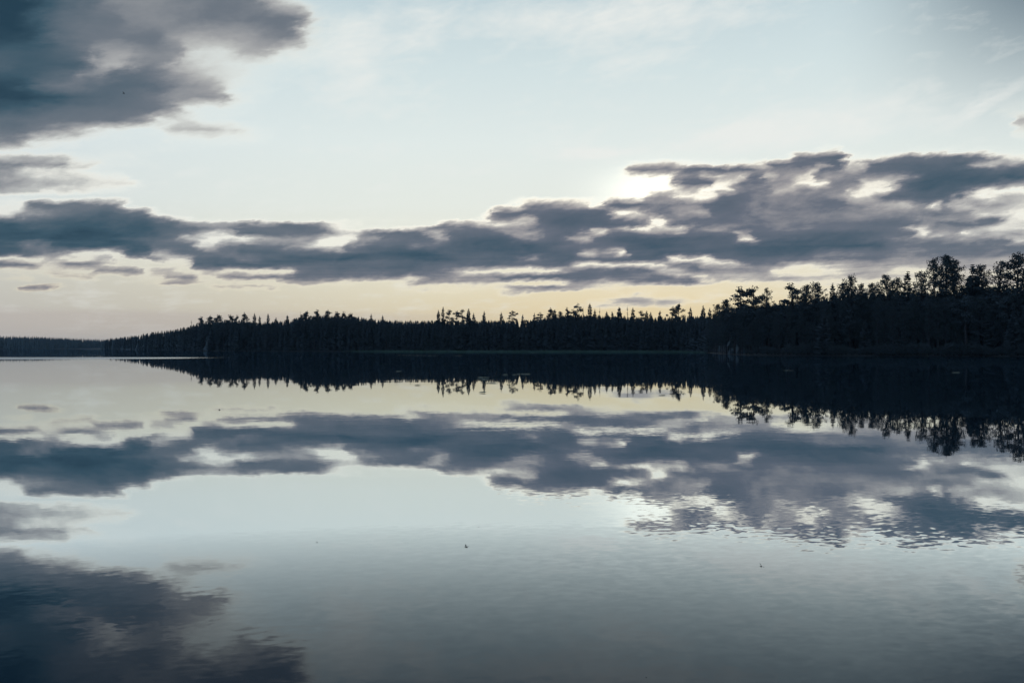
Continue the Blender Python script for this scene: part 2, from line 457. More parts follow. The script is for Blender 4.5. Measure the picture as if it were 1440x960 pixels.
xs = list(np.arange(-700, 261, 6.0))
xs = grow(xs[::-1], -14000)[::-1] + xs + grow(xs, 14000)
ys = list(np.arange(-30, 120, 10.0)) + list(np.arange(120, 640, 6.0)) + list(np.arange(640, 2400, 14.0))
ys = grow(ys[::-1], -9000)[::-1] + ys + grow(ys, 16000)
XX, YY = np.meshgrid(xs, ys)
ZZ = land_z(XX, YY)
nx_, ny_ = len(xs), len(ys)
V = np.stack([XX.ravel(), YY.ravel(), ZZ.ravel()], 1)
F = [(j * nx_ + i, j * nx_ + i + 1, (j + 1) * nx_ + i + 1, (j + 1) * nx_ + i) for j in range(ny_ - 1) for i in range(nx_ - 1)]
land = obj('terrain', mesh_np('terrain', V, F, True), M_LAND)
land['kind'] = 'structure'

# ------------------------------------------------------------------ water
def water_material():
    m, nt, p = new_mat('lake_water')
    gg = G(nt)
    geo = nt.nodes.new('ShaderNodeNewGeometry')
    px_, py_, pz_ = gg.split(geo.outputs['Position'])
    rot = R(14)
    u = gg.add(gg.mul(px_, math.cos(rot)), gg.mul(py_, math.sin(rot)))
    v = gg.add(gg.mul(px_, -math.sin(rot)), gg.mul(py_, math.cos(rot)))
    near = gg.step(gg.m('SQRT', gg.add(gg.mul(px_, px_), gg.mul(py_, py_))), 13.0, 5.5)      # wavelets around the jetty
    slopes = []
    # (scale along the crest, scale across, slope, roughness)
    for cu, cv, amp, det in ((9.0, 13.0, .012, 1.5), (1.5, 2.8, .0032, 2), (.25, .7, .0028, 2)):
        vec = gg.xyz(gg.mul(u, cu), gg.mul(v, cv), cu)
        c = gg.noise(vec, 1.0, det, .5, .3, 1)
        s = nt.nodes.new('ShaderNodeVectorMath')
        s.operation = 'MULTIPLY_ADD'
        nt.links.new(c, s.inputs[0])
        s.inputs[1].default_value = (amp * .5, amp, 0)
        s.inputs[2].default_value = (-amp * .25, -amp * .5, 0)
        if cu > 5:
            k = nt.nodes.new('ShaderNodeVectorMath')
            k.operation = 'SCALE'
            nt.links.new(s.outputs[0], k.inputs[0])
            nt.links.new(gg.mul(gg.mad(near, 2.4, .2), gg.step(gg.noise(gg.xyz(gg.mul(px_, .16), gg.mul(py_, .22), 2.0), 1.0, 2, .5), .36, .60, .35, 1.6)), k.inputs['Scale'])
            slopes.append(k.outputs[0])
        else:
            slopes.append(s.outputs[0])
    tot = slopes[0]
    for s2 in slopes[1:]:
        a = nt.nodes.new('ShaderNodeVectorMath')
        a.operation = 'ADD'
        nt.links.new(tot, a.inputs[0])
        nt.links.new(s2, a.inputs[1])
        tot = a.outputs[0]
    # calmer and livelier patches
    big = gg.noise(gg.xyz(gg.mul(px_, .035), gg.mul(py_, .08), 0.0), 1.0, 3, .5)
    lively = gg.mul(gg.step(big, .38, .62, .35, 1.5), gg.step(py_, 15.0, 70.0, 1.0, .28))   # the far water lies in the lee of the woods
    sc = nt.nodes.new('ShaderNodeVectorMath')
    sc.operation = 'SCALE'
    nt.links.new(tot, sc.inputs[0])
    nt.links.new(lively, sc.inputs['Scale'])
    up = nt.nodes.new('ShaderNodeVectorMath')
    up.operation = 'ADD'
    nt.links.new(sc.outputs[0], up.inputs[0])
    up.inputs[1].default_value = (0, 0, 1)
    nrm = nt.nodes.new('ShaderNodeVectorMath')
    nrm.operation = 'NORMALIZE'
    nt.links.new(up.outputs[0], nrm.inputs[0])
    nt.links.new(nrm.outputs[0], p.inputs['Normal'])
    # a long breath of wind ruffles a strip of the lake towards the far left bay
    wn = gg.noise(gg.xyz(gg.mul(px_, .02), gg.mul(py_, .01), 5.0), 1.0, 3, .5)
    yy = gg.mad(wn, 14.0, py_)
    x_end = gg.step(px_, -62.0, -42.0, 1.0, 0.0)
    lo = gg.mad(gg.step(px_, -100, -42), 22.0, 132.0)
    strip = gg.mul(gg.mul(gg.step(gg.sub(yy, lo), 0.0, 6.0), gg.step(yy, 181.0, 172.0)), x_end)
    rough = gg.mad(strip, .26, .014)
    nt.nodes.remove(p)
    out = nt.nodes['Material Output']
    fr = nt.nodes.new('ShaderNodeFresnel')
    fr.inputs['IOR'].default_value = 1.333
    nt.links.new(nrm.outputs[0], fr.inputs['Normal'])
    refl = gg.mn(gg.mul(gg.m('POWER', fr.outputs[0], 2.7), 13.8), .80)
    gl = nt.nodes.new('ShaderNodeBsdfGlossy')
    gl.inputs['Color'].default_value = (.90, .965, 1, 1)
    nt.links.new(rough, gl.inputs['Roughness'])
    nt.links.new(nrm.outputs[0], gl.inputs['Normal'])
    df = nt.nodes.new('ShaderNodeBsdfDiffuse')                 # light scattered back by the peaty water
    df.inputs['Color'].default_value = (.008, .021, .034, 1)
    mx = nt.nodes.new('ShaderNodeMixShader')
    nt.links.new(refl, mx.inputs[0])
    nt.links.new(df.outputs[0], mx.inputs[1])
    nt.links.new(gl.outputs[0], mx.inputs[2])
    nt.links.new(mx.outputs[0], out.inputs['Surface'])
    return m


V, F = [], []
S = 15000
for (x, y) in ((-S, -6000), (S, -6000), (S, 15500), (-S, 15500)):
    V.append((x, y, 0))
water = obj('water', mesh_np('water', V, [(0, 1, 2, 3)]), water_material())
water['kind'] = 'structure'

# ------------------------------------------------------------------ tree builders
class MB:
    def __init__(s):
        s.v, s.f = [], []

    def poly(s, pts):
        i = len(s.v)
        s.v.extend(pts)
        s.f.append(tuple(range(i, i + len(pts))))

    def tube(s, pts, rads, n=7):
        base = len(s.v)
        pts = [np.array(p, float) for p in pts]
        for k, (p, r) in enumerate(zip(pts, rads)):
            d = pts[min(k + 1, len(pts) - 1)] - pts[max(k - 1, 0)]
            d /= np.linalg.norm(d) + 1e-9
            a = np.cross(d, (0, 0, 1) if abs(d[2]) < .9 else (1, 0, 0))
            a /= np.linalg.norm(a)
            b = np.cross(d, a)
            for j in range(n):
                t = 2 * math.pi * j / n
                s.v.append(tuple(p + r * (a * math.cos(t) + b * math.sin(t))))
        for k in range(len(pts) - 1):
            for j in range(n):
                j2 = (j + 1) % n
                s.f.append((base + k * n + j, base + k * n + j2, base + (k + 1) * n + j2, base + (k + 1) * n + j))

    def leaves(s, c, rad, n, size, rng, droop=0.0):
        for _ in range(n):
            d = rng.normal(size=3)
            d /= np.linalg.norm(d)
            p = np.array(c) + d * np.array(rad) * rng.random() ** .45
            a = rng.normal(size=3)
            a /= np.linalg.norm(a)
            b = np.cross(a, rng.normal(size=3))
            b /= np.linalg.norm(b) + 1e-9
            if droop:
                a = a * (1 - droop) + np.array((0, 0, -1)) * droop
            L, W = size * rng.uniform(.7, 1.4), size * rng.uniform(.35, .6)
            s.poly([tuple(p - a * L * .5), tuple(p + b * W * .5), tuple(p + a * L * .5), tuple(p - b * W * .5)])

    def mesh(s, name):
        return mesh_np(name, s.v, s.f)


# every prototype is built 10 m tall, then scaled
def spruce_proto(seed, wide, bare=0.0, ragged=.25):
    rng = np.random.default_rng(seed)
    t, c = MB(), MB()
    H = 10.0
    bend = rng.normal(size=2) * .06
    t.tube([(0, 0, -.4), (0, 0, 1.0), (bend[0], bend[1], 5), (0, 0, 9.7)], [.16, .13, .09, .015])
    z = .5 + bare * H
    while z < H:
        q = 1 - z / H
        Rr = (wide * (q ** .60) + .07) * (1 - .25 * max(0, .2 - z / H) / .2)
        nb = int(7 + 3 * q)
        ph = rng.random() * 6.28
        for k in range(nb):
            if rng.random() < .10:
                continue
            an = ph + 6.283 * k / nb + rng.normal() * .2
            L = max(.12, Rr * (1 + rng.normal() * ragged))
            dirv = np.array((math.cos(an), math.sin(an), 0))
            side = np.array((-dirv[1], dirv[0], 0))
            drop = L * rng.uniform(.15, .45)
            b0 = np.array((0, 0, z + .10))
            mid = b0 + dirv * L * .55 + np.array((0, 0, -drop * .75))
            tip = b0 + dirv * L + np.array((0, 0, -drop * .8 + L * .08))
            w = max(.09, L * rng.uniform(.22, .34))
            c.poly([tuple(b0), tuple(mid + side * w), tuple(tip), tuple(mid - side * w)])
            hang = max(.10, min(.42, L * .42)) * rng.uniform(.7, 1.3)
            c.poly([tuple(b0), tuple(tip), tuple(mid + np.array((0, 0, -hang)) - dirv * L * .05)])
            for sgn in (-1, 1):
                m2 = mid + side * w * sgn * .8
                c.poly([tuple(m2 - dirv * L * .2), tuple(m2 + dirv * L * .22), tuple(m2 + side * sgn * .06 + np.array((0, 0, -hang * .8)))])
        z += .20 + .14 * q + rng.random() * .06
    c.poly([(-.16, 0, 9.3), (0, 0, 10.0), (.16, 0, 9.3)])
    c.poly([(0, -.16, 9.3), (0, 0, 10.0), (0, .16, 9.3)])
    return t.mesh('spruce_trunk'), c.mesh('spruce_crown')


def pine_proto(seed, lo=.5, wide=1.6, sparse=False, lean=0.0):
    rng = np.random.default_rng(seed)
    t, c = MB(), MB()
    top = np.array((lean * 1.3, rng.normal() * .1, 9.2))
    axis = lambda q: np.array((lean * 1.3 * q ** 1.5 + .06 * math.sin(q * 5 + seed), .06 * math.cos(q * 4 + seed), -.4 + q * 9.7))
    t.tube([axis(q) for q in np.linspace(0, 1, 7)], np.linspace(.19, .04, 7))
    n = 12 if sparse else 22
    for i in range(n):
        q = lo + (1 - lo) * (i + rng.random() * .5) / n
        q = min(q, .985)
        prof = math.sin(math.pi * min(1, max(.08, (q - lo) / (1 - lo) * .78 + .2))) ** .7
        an = rng.random() * 6.283
        L = wide * prof * rng.uniform(.5, 1.1)
        b0 = axis(q)
        end = b0 + np.array((math.cos(an) * L, math.sin(an) * L, L * rng.uniform(.1, .5)))
        if L > .25:
            t.tube([b0, (b0 + end) / 2 + np.array((0, 0, -.06 * L)), end], [.05, .035, .015], 4)
        k = rng.uniform(.38, .66) * (.85 if sparse else 1)
        end[2] = min(end[2], 9.72)
        c.leaves(end, (k * 1.3, k * 1.3, k * .6), 54, .32, rng)
        if not sparse:
            c.leaves((b0 + end) / 2, (k, k, k * .5), 30, .28, rng)
    c.leaves((top[0], top[1], 9.45), (.5, .5, .5), 46, .26, rng)
    return t.mesh('pine_trunk'), c.mesh('pine_crown')


def birch_proto(seed, wide=2.4, lo=.22, sparse=1.0, tops=4, pointed=.5):
    rng = np.random.default_rng(seed)
    t, c = MB(), MB()
    t.tube([(0, 0, -.4), (.04, 0, 2), (0, .06, 5), (.05, 0, 7.5), (0, 0, 9.4)], [.17, .15, .11, .06, .015])
    limbs = []
    for i in range(44):
        q = lo + (.97 - lo) * (i + rng.random()) / 44
        s = (q - lo) / (.97 - lo)
        prof = min(1, .4 + s * 2) * (min(1, (1 - s) * 2.6 + .14) ** .8) * (1 - pointed * s * .3)
        an = i * 2.4 + rng.normal() * .4
        L = wide * prof * rng.uniform(.55, 1.1)
        b0 = np.array((0, 0, 10 * q))
        rise = rng.uniform(.25, .8) * L
        end = b0 + np.array((math.cos(an) * L, math.sin(an) * L, rise))
        end[2] = min(end[2], 9.75)
        t.tube([b0, b0 * .5 + end * .5 + np.array((0, 0, -.05)), end], [.05, .03, .01], 4)
        limbs.append((b0, end, L))
    for k in range(tops):                                   # upright leaders that break the outline
        an = rng.random() * 6.283
        r0 = wide * rng.uniform(.15, .55)
        end = np.array((math.cos(an) * r0, math.sin(an) * r0, rng.uniform(8.2, 9.7)))
        b0 = np.array((0, 0, 6.2))
        t.tube([b0, (b0 + end) / 2, end], [.05, .03, .01], 4)
        limbs.append((b0, end, r0 + 1.0))
    for b0, end, L in limbs:
        for f in np.arange(.3, 1.02, .18):
            if rng.random() > sparse and f < .95:
                continue
            p = b0 + (end - b0) * f + rng.normal(size=3) * .12
            k = rng.uniform(.24, .46)
            c.leaves(p, (k, k, k * .9), int(26 * (.7 + .3 * sparse)), .23, rng, .25)
        if rng.random() < .6:
            c.leaves(end + np.array((0, 0, -.35)), (.16, .16, .5), 16, .16, rng, .5)
    c.leaves((0, 0, 9.6), (.24, .24, .4), 30, .15, rng)
    return t.mesh('birch_trunk'), c.mesh('birch_crown')


def snag_proto(seed):
    rng = np.random.default_rng(seed)
    t, c = MB(), MB()
    t.tube([(0, 0, -.4), (.03, 0, 4), (-.03, 0, 8), (0, 0, 10)], [.15, .11, .06, .012])
    for i in range(26):
        z = rng.uniform(3.0, 9.7)
        an = rng.random() * 6.283
        L = rng.uniform(.15, .55) * (1.1 - z / 12)
        t.tube([(0, 0, z), (math.cos(an) * L, math.sin(an) * L, z - .1 * L)], [.025, .008], 4)
        if rng.random() < .6:
            c.leaves((math.cos(an) * L * .7, math.sin(an) * L * .7, z - .08), (.18, .18, .10), 7, .22, rng)
    return t.mesh('snag_trunk'), c.mesh('snag_twigs')


def shrub_proto(seed):
    rng = np.random.default_rng(seed)
    t, c = MB(), MB()
    for k in range(6):
        an = rng.random() * 6.283
        r = rng.uniform(.3, .8)
        end = np.array((math.cos(an) * r, math.sin(an) * r, rng.uniform(1.2, 2.3)))
        t.tube([(0, 0, -.3), end * .5 + np.array((0, 0, .1)), end], [.04, .03, .01], 4)
        c.leaves(end, (.75, .75, .55), 70, .20, rng)
        c.leaves(end * .5, (.8, .8, .55), 60, .22, rng)
    return t.mesh('shrub_stems'), c.mesh('shrub_foliage')


PROTO = {
    'spruce': [spruce_proto(s, w, b, r) for s, w, b, r in ((1, 2.0, 0, .22), (2, 1.7, 0, .25), (3, 1.45, 0, .3), (4, 2.2, 0, .25), (5, 1.85, .05, .35), (6, 1.15, .0, .3))],
    'pine': [pine_proto(s, lo, w) for s, lo, w in ((11, .42, 1.5), (12, .5, 1.35), (13, .35, 1.6), (14, .55, 1.7), (15, .3, 1.45))],
    'open_pine': [pine_proto(s, lo, w, True, ln) for s, lo, w, ln in ((21, .62, 1.5, 0), (22, .7, 1.6, .2), (23, .72, 1.9, 1.0))],
    'birch': [birch_proto(s, w, lo, sp, tp, pt) for s, w, lo, sp, tp, pt in ((31, 2.4, .18, .95, 4, .4), (32, 2.1, .2, .8, 5, .5), (33, 2.7, .15, .9, 5, .3), (34, 1.8, .2, .62, 4, .5), (35, 2.2, .15, 1.0, 3, .7), (36, 2.0, .25, .55, 5, .4))],
    'snag': [snag_proto(41), snag_proto(42)],
    'shrub': [shrub_proto(51), shrub_proto(52), shrub_proto(53)],
}
KIND = {  # object name, category, trunk material, crown material, crown name
    'spruce': ('spruce_tree', 'tree', M_BARK, M_SPRUCE, 'crown'), 'pine': ('pine_tree', 'tree', M_BARK, M_PINE, 'crown'),
    'open_pine': ('pine_tree', 'tree', M_BARK, M_PINE, 'crown'), 'birch': ('birch_tree', 'tree', M_BARKB, M_BIRCH, 'crown'),
    'snag': ('bare_spruce_tree', 'tree', M_DEAD, M_SPRUCE, 'crown'), 'shrub': ('shrub', 'bush', M_BARK, M_PINE, 'foliage')}
SRC = {}
rnd = random.Random(7)


def plant(kind, var, x, y, z, h, wscale, label, group=None, rot=None):
    """place a copy of one prototype: an Empty with trunk and crown"""
    nm, cat, mt, mc, cn = KIND[kind]
    var %= len(PROTO[kind])
    root = bpy.data.objects.new(nm, None)
    root.empty_display_size = .3
    COL.objects.link(root)
    tm, cm = PROTO[kind][var]
    key = (kind, var)
    if key not in SRC:
        SRC[key] = (obj('stem' if kind == 'shrub' else 'trunk', tm, mt, root), obj(cn, cm, mc, root))
    else:
        for s in SRC[key]:
            c = s.copy()
            COL.objects.link(c)
            c.parent = root
    base_h = 2.6 if kind == 'shrub' else 10.0
    s = h / base_h
    root.location = (x, y, z)
    root.scale = (s * wscale, s * wscale, s)
    root.rotation_euler = (0, 0, rnd.random() * 6.28 if rot is None else rot)
    root['label'] = label
    root['category'] = cat
    if group:
        root['group'] = group
    return root


# depth of the shore along each bearing
SH_X = np.array([p[0] for p in SHORE_PX], float)
SH_D = np.array([p[1] for p in SHORE_PX], float)
shore_D = lambda px: float(np.interp(px, SH_X, SH_D))
SKY_PX = np.array([(-300, 466), (0, 471), (60, 472), (100, 474), (145, 476), (160, 474.5), (180, 472), (200, 469), (220, 466), (240, 462.5), (262, 459), (270, 456), (285, 451), (300, 449), (330, 448),
                   (370, 451), (400, 449), (425, 443), (470, 441.5), (500, 443.5), (530, 447), (560, 449), (620, 449), (660, 448), (700, 449), (740, 448), (770, 444), (800, 440.5), (850, 441.5),
                   (880, 443), (930, 445), (960, 443), (1000, 441), (1008, 437), (1020, 430), (1050, 425), (1080, 424), (1092, 425), (1110, 421), (1130, 418), (1160, 413), (1190, 409),
                   (1230, 409), (1260, 405), (1300, 406), (1340, 404), (1380, 402), (1440, 398), (1700, 392)], float)
sky_py = lambda px: float(np.interp(px, SKY_PX[:, 0], SKY_PX[:, 1]))


def plant_px(kind, var, px, py, back, wscale, label, group=None, rot=None):
    D = shore_D(px) + back
    x, y = at(px, D)
    z = float(land_z(x, y))
    h = z_at(py, D) - z
    return plant(kind, var, x, y, z - .05, h, wscale, label, group, rot)


# ---- the trees one can pick out on the skyline: (kind, variant, bearing, top, metres behind the shore, width, label)
HERO = [
    ('snag', 0, 269, 449, 22, .9, 'thin needle-like bare spruce at the left edge of the left pine stand'),
    ('pine', 0, 283, 444, 14, .95, 'outermost round-topped pine at the left end of the left pine stand'),
    ('pine', 1, 296, 442.5, 12, .85, 'pine with gaps of sky under its crown, second from the left end of its stand'),
    ('pine', 3, 307, 441, 14, .9, 'flat-crowned pine just left of the notch in the left pine stand'),
    ('pine', 2, 323, 441, 12, 1.0, 'broad bushy pine right of the notch in the left pine stand'),
    ('pine', 4, 333, 442, 14, .8, 'narrower pine between the broad bushy one and the tallest of the left stand'),
    ('pine', 1, 343.5, 438.5, 12, .75, 'tallest pine of the left stand, its knobbly top standing clear'),
    ('spruce', 1, 358, 440, 14, .8, 'pointed spruce closing the right side of the left pine stand'),
    ('spruce', 2, 365, 444, 10, .8, 'short pointed spruce at the foot of the pointed one beside the left stand'),
    ('spruce', 5, 377, 441, 12, 1.0, 'slim spruce standing alone right of the left pine stand'),
    ('spruce', 0, 388, 446, 12, .9, 'stubby spruce in the dip between the two left rises'),
    ('spruce', 3, 404, 443, 14, .8, 'wide-based spruce leading up to the rounded left rise'),
    ('snag', 1, 422.5, 437, 12, .9, 'thin bare spire rising just before the rounded left rise'),
    ('pine', 3, 431, 436, 12, .9, 'round-headed pine beside the thin bare spire'),
    ('pine', 0, 446, 434, 12, .8, 'highest pine on the rounded left rise, its head like a ball'),
    ('pine', 1, 460.5, 434, 12, .75, 'knobbly pine right of the highest one on the left rise'),
    ('pine', 2, 473, 436.5, 12, 1.0, 'broad pine on the flat right half of the left rise'),
    ('pine', 4, 484, 437, 13, 1.0, 'bushy pine next to the right shoulder of the left rise'),
    ('pine', 3, 494, 439, 12, .9, 'pine at the right shoulder where the left rise starts to fall'),
    ('spruce', 2, 522, 441, 14, .8, 'small spike of a spruce poking above the slope right of the left rise'),
    ('spruce', 5, 538, 443, 14, .9, 'lowest spike of a spruce at the foot of the left rise'),
    ('spruce', 1, 616.5, 435.5, 12, .8, 'bushy topped spruce opening the small cluster near the picture middle'),
    ('spruce', 5, 623, 431.5, 12, .9, 'slimmest and tallest spire of the small middle cluster'),
    ('open_pine', 0, 632, 434, 12, .85, 'see-through pine second after the tallest spire of the middle cluster'),
    ('open_pine', 1, 641, 435.5, 12, .8, 'lower see-through pine between two others of the middle cluster'),
    ('open_pine', 0, 650, 433.5, 12, 1.0, 'lollipop-shaped pine with a round open head in the middle cluster'),
    ('spruce', 0, 659, 433.5, 12, .8, 'full triangular spruce at the right end of the middle cluster'),
    ('spruce', 2, 666, 440, 12, .9, 'little spruce hugging the triangular one of the middle cluster'),
    ('spruce', 1, 681, 437, 12, .75, 'lone pointed spruce between the middle cluster and the leaning pine'),
    ('spruce', 2, 705, 439, 12, .9, 'small pointed spruce just left of the leaning flat-topped pine'),
    ('open_pine', 2, 715, 435.5, 12, .8, 'leaning flat-topped pine with its crown blown to the right', 0.0),
    ('spruce', 5, 735, 442, 12, .9, 'tiny spike right of the leaning flat-topped pine'),
    ('spruce', 2, 751.5, 440, 12, .8, 'small spire leading into the ragged central stand'),
    ('open_pine', 1, 761, 438, 12, .9, 'small airy pine at the left start of the ragged central stand'),
    ('pine', 1, 774, 431.5, 12, .7, 'hooked-top pine on the left of the ragged central stand'),
    ('spruce', 3, 780, 435, 12, .8, 'spruce leaning on the hooked-top pine'),
    ('birch', 4, 788, 437, 12, .7, 'rounded bushy tree between two pines of the central stand'),
    ('pine', 4, 797.5, 431, 12, .7, 'dark bulky pine just left of the tallest of the central stand'),
    ('pine', 2, 806, 433, 12, .8, 'shaggy pine pressed against the tallest of the central stand'),
    ('open_pine', 1, 812.5, 425.5, 12, .75, 'tallest tree of the ragged central stand, an open-topped pine'),
    ('snag', 0, 820, 430, 12, 1.1, 'half-bare stem right of the tallest open-topped pine'),
    ('spruce', 5, 829.5, 426.5, 12, 1.15, 'tall columnar spruce after the half-bare stem'),
    ('spruce', 2, 836.5, 435, 12, .9, 'middling spruce between the columnar one and a thin spire'),
    ('snag', 1, 843.5, 431, 12, .9, 'thin spire with a wide skirt right of the columnar spruce'),
    ('spruce', 1, 853, 437.5, 12, .9, 'low spruce left of the wide dark pyramid'),
    ('spruce', 5, 861, 438, 12, 1.0, 'short slim spruce right beside the low spruce'),
    ('spruce', 3, 871, 431.5, 12, .85, 'wide dark pyramid-shaped spruce right of the central stand'),
    ('snag', 0, 882.5, 429, 12, .8, 'bare pole-like spire right of the dark pyramid spruce'),
    ('spruce', 2, 890, 432.5, 12, 1.0, 'spruce with a notched tip right of the pole-like spire'),
    ('open_pine', 0, 901.5, 435.5, 12, .9, 'small double-headed airy pine before the gap'),
    ('spruce', 1, 909.5, 436.5, 12, .9, 'spruce at the left lip of the gap in the far treeline'),
    ('spruce', 0, 915, 438.5, 12, .8, 'squat spruce at the right lip of the gap in the far treeline'),
    ('spruce', 4, 928, 437, 12, .9, 'ragged spruce midway between the gap and the crooked pine'),
    ('open_pine', 1, 947, 430, 12, .75, 'thin pine on the left arm of the crooked pair'),
    ('pine', 3, 954.5, 425, 12, .75, 'taller crooked pine of the pair before the near point'),
    ('spruce', 2, 971, 432, 12, .9, 'slim spruce between the crooked pair and the near point'),
    ('spruce', 0, 989, 429, 10, .7, 'last clear triangular spruce of the far treeline before the near point'),
    ('spruce', 2, 998, 433, 10, .9, 'small spruce tucked against the near wooded point'),
    ('birch', 1, 1009, 427, 6, .7, 'lowest leafy tree at the very tip of the near point'),
    ('birch', 4, 1021, 420, 7, .75, 'sloping-topped leafy tree second from the tip of the near point'),
    ('pine', 4, 1041, 401, 8, 1.15, 'broad ragged pine, first tall tree of the near point'),
    ('pine', 2, 1060.5, 399.5, 8, 1.05, 'bushy round-headed pine twin to the broad ragged pine of the point'),
    ('birch', 5, 1078, 403.5, 8, .6, 'see-through leafy tree left of the bright dip in the near treeline'),
    ('pine', 4, 1113, 396.5, 8, 1.3, 'wide pine with tiered limbs right of the bright dip'),
    ('birch', 4, 1134, 399, 9, .6, 'narrow leafy tree wedged after the wide tiered pine'),
    ('birch', 0, 1147, 397.5, 8, .75, 'blunt-topped dense leafy tree right of the narrow wedged one'),
    ('spruce', 5, 1171, 398, 9, .9, 'thin pointed tip standing in the hollow before the square crown'),
    ('birch', 3, 1185, 396, 8, .7, 'left half of the square-topped crown pair on the right shore'),
    ('birch', 0, 1197, 387.5, 8, .6, 'higher half of the square-topped crown pair on the right shore'),
    ('birch', 1, 1211, 398, 9, .6, 'small spiky leafy tree in the low stretch of the right shore'),
    ('birch', 2, 1226, 398, 9, .6, 'low rounded leafy tree in the low stretch of the right shore'),
    ('birch', 2, 1247, 386.5, 9, .75, 'broad fan-topped leafy tree left of the slim dark spruce'),
    ('birch', 3, 1262, 389, 9, .7, 'feathery tree between the fan-topped one and the slim spruce'),
    ('spruce', 5, 1276.5, 381.5, 10, 1.15, 'slim dark spruce alone among the leafy trees of the right shore'),
    ('birch', 5, 1296, 380, 9, .75, 'lacy sunset-pierced birch just right of the slim spruce'),
    ('birch', 3, 1313, 361.5, 8, .62, 'narrow birch hugging the left side of the tallest tree'),
    ('birch', 4, 1331, 357.5, 8, .78, 'tallest tree of the right shore, with a dense domed crown'),
    ('birch', 1, 1343, 365, 8, .62, 'birch drooping off the right side of the tallest tree'),
    ('spruce', 4, 1368.5, 371.5, 9, 1.05, 'pointed tree rising left in the twin crown right of the tallest'),
    ('birch', 1, 1380, 371.5, 9, .72, 'feathery half of the twin crown right of the tallest'),
    ('birch', 5, 1407, 365.5, 8, .8, 'loose open birch second from the right edge of the view'),
    ('birch', 0, 1432, 357, 8, .85, 'tall dark birch at the right edge of the view'),
]
for h in HERO:
    kind, var, px, py, back, w, lab = h[:7]
    if px > 1000:
        w *= 1.4 if kind == 'birch' else 1.1
    plant_px(kind, var, px, py, back, w, lab, None, h[7] if len(h) > 7 else None)

# ---- the forest wall: rows of trees below the skyline, zone by zone
ZONES = [  # px from, to, spacing px, kinds, place words
    (148, 272, 4.2, ('spruce',), 'left shore that slopes down towards the far ridge'),
    (272, 410, 5.2, ('spruce', 'pine'), 'left pine stand'),
    (410, 556, 5.6, ('spruce', 'pine'), 'rounded left rise'),
    (556, 998, 5.2, ('spruce',), 'level far shore behind the green reed strip'),
    (998, 1100, 5.5, ('birch', 'pine'), 'near wooded point'),
    (1100, 1500, 11, ('birch', 'spruce', 'pine'), 'near right shore'),
]
WORD = {'spruce': 'dark spruce', 'pine': 'dark pine', 'birch': 'dark leafy birch'}
counts = {}
for x0, x1, sp, kinds, where in ZONES:
    rows = ((0, 7.0, 'front', 3.5), (1, 2.2, 'skyline', 12.0)) if x0 < 990 else ((0, 26.0, 'front', 2.5), (1, 12.0, 'middle', 6.5), (2, 3.0, 'skyline', 12.0))
    for ri, drop, rowname, back in rows:
        px = x0 + rnd.random() * sp
        while px < x1:
            kind = kinds[0] if rnd.random() < (.62 if len(kinds) > 1 else 1.1) else rnd.choice(kinds[1:])
            p = px + rnd.uniform(-.35, .35) * sp
            py = sky_py(p) + drop * rnd.uniform(.35, 1.6) - (rnd.random() ** 6) * 2.5
            if x0 < 270:
                py = sky_py(p) + drop * .5 * rnd.uniform(-.3, 1.3)
            where_row = {'front': 'by the water on the ', 'middle': 'in the second row on the ', 'skyline': 'along the skyline of the '}[rowname]
            w = rnd.uniform(.85, 1.2) if x0 < 990 else (rnd.uniform(.75, 1.0) if kind == 'birch' else rnd.uniform(1.1, 1.4))
            plant_px(kind, rnd.randrange(6), p, py, back + rnd.uniform(-1.5, 2.5) * (1 if x0 < 990 else .8), w,
                     WORD[kind] + ' ' + where_row + where, WORD[kind] + 's ' + where_row + where)
            counts[kind] = counts.get(kind, 0) + 1
            px += sp * rnd.uniform(.75, 1.25)

# ---- shrubs along the water's edge
for x0, x1, sp, hpx, where in ((345, 996, 9.0, 6.0, 'far shore behind the reed strip'), (1030, 1500, 8.0, 20.0, 'near right shore')):
    px = x0
    while px < x1:
        D = shore_D(px) + rnd.uniform(.3, 1.4)
        x, y = at(px, D)
        h = rnd.uniform(.6, 1.1) * hpx / F_PX * D * (1 if x0 < 1000 else min(1, .3 + (px - 1030) / 110))
        plant('shrub', rnd.randrange(3), x, y, float(land_z(x, y)) - .03, h, rnd.uniform(.95, 1.5), 'dark leafy shrub overhanging the water along the ' + where, 'shrubs along the ' + where)
        px += sp * rnd.uniform(.7, 1.3)

# ------------------------------------------------------------------ the woods further back: one mass
def forest_mass(name, cells, mat):
    """cells: (x, y, z, height, width) of small firs, joined"""
    rng = np.random.default_rng(5)
    mb = MB()
    for (x, y, z, h, w) in cells:
        n = 6
        for lev, (z0, r0, z1) in enumerate(((.0, 1.0, .45), (.2, .85, .68), (.42, .6, .86), (.64, .36, 1.0))):
            ph = rng.random() * 6.28
            ring = []
            for k in range(n):
                a = ph + 6.283 * k / n
                rr = w * r0 * rng.uniform(.65, 1.25)
                ring.append((x + math.cos(a) * rr, y + math.sin(a) * rr, z + h * (z0 + rng.uniform(-.06, .03))))
            apex = (x + rng.normal() * .05 * w, y, z + h * z1)
            i = len(mb.v)
            mb.v.extend(ring + [apex])
            for k in range(n):
                mb.f.append((i + k, i + (k + 1) % n, i + n))
    o = obj(name, mb.mesh(name), mat)
    o['kind'] = 'stuff'
    return o


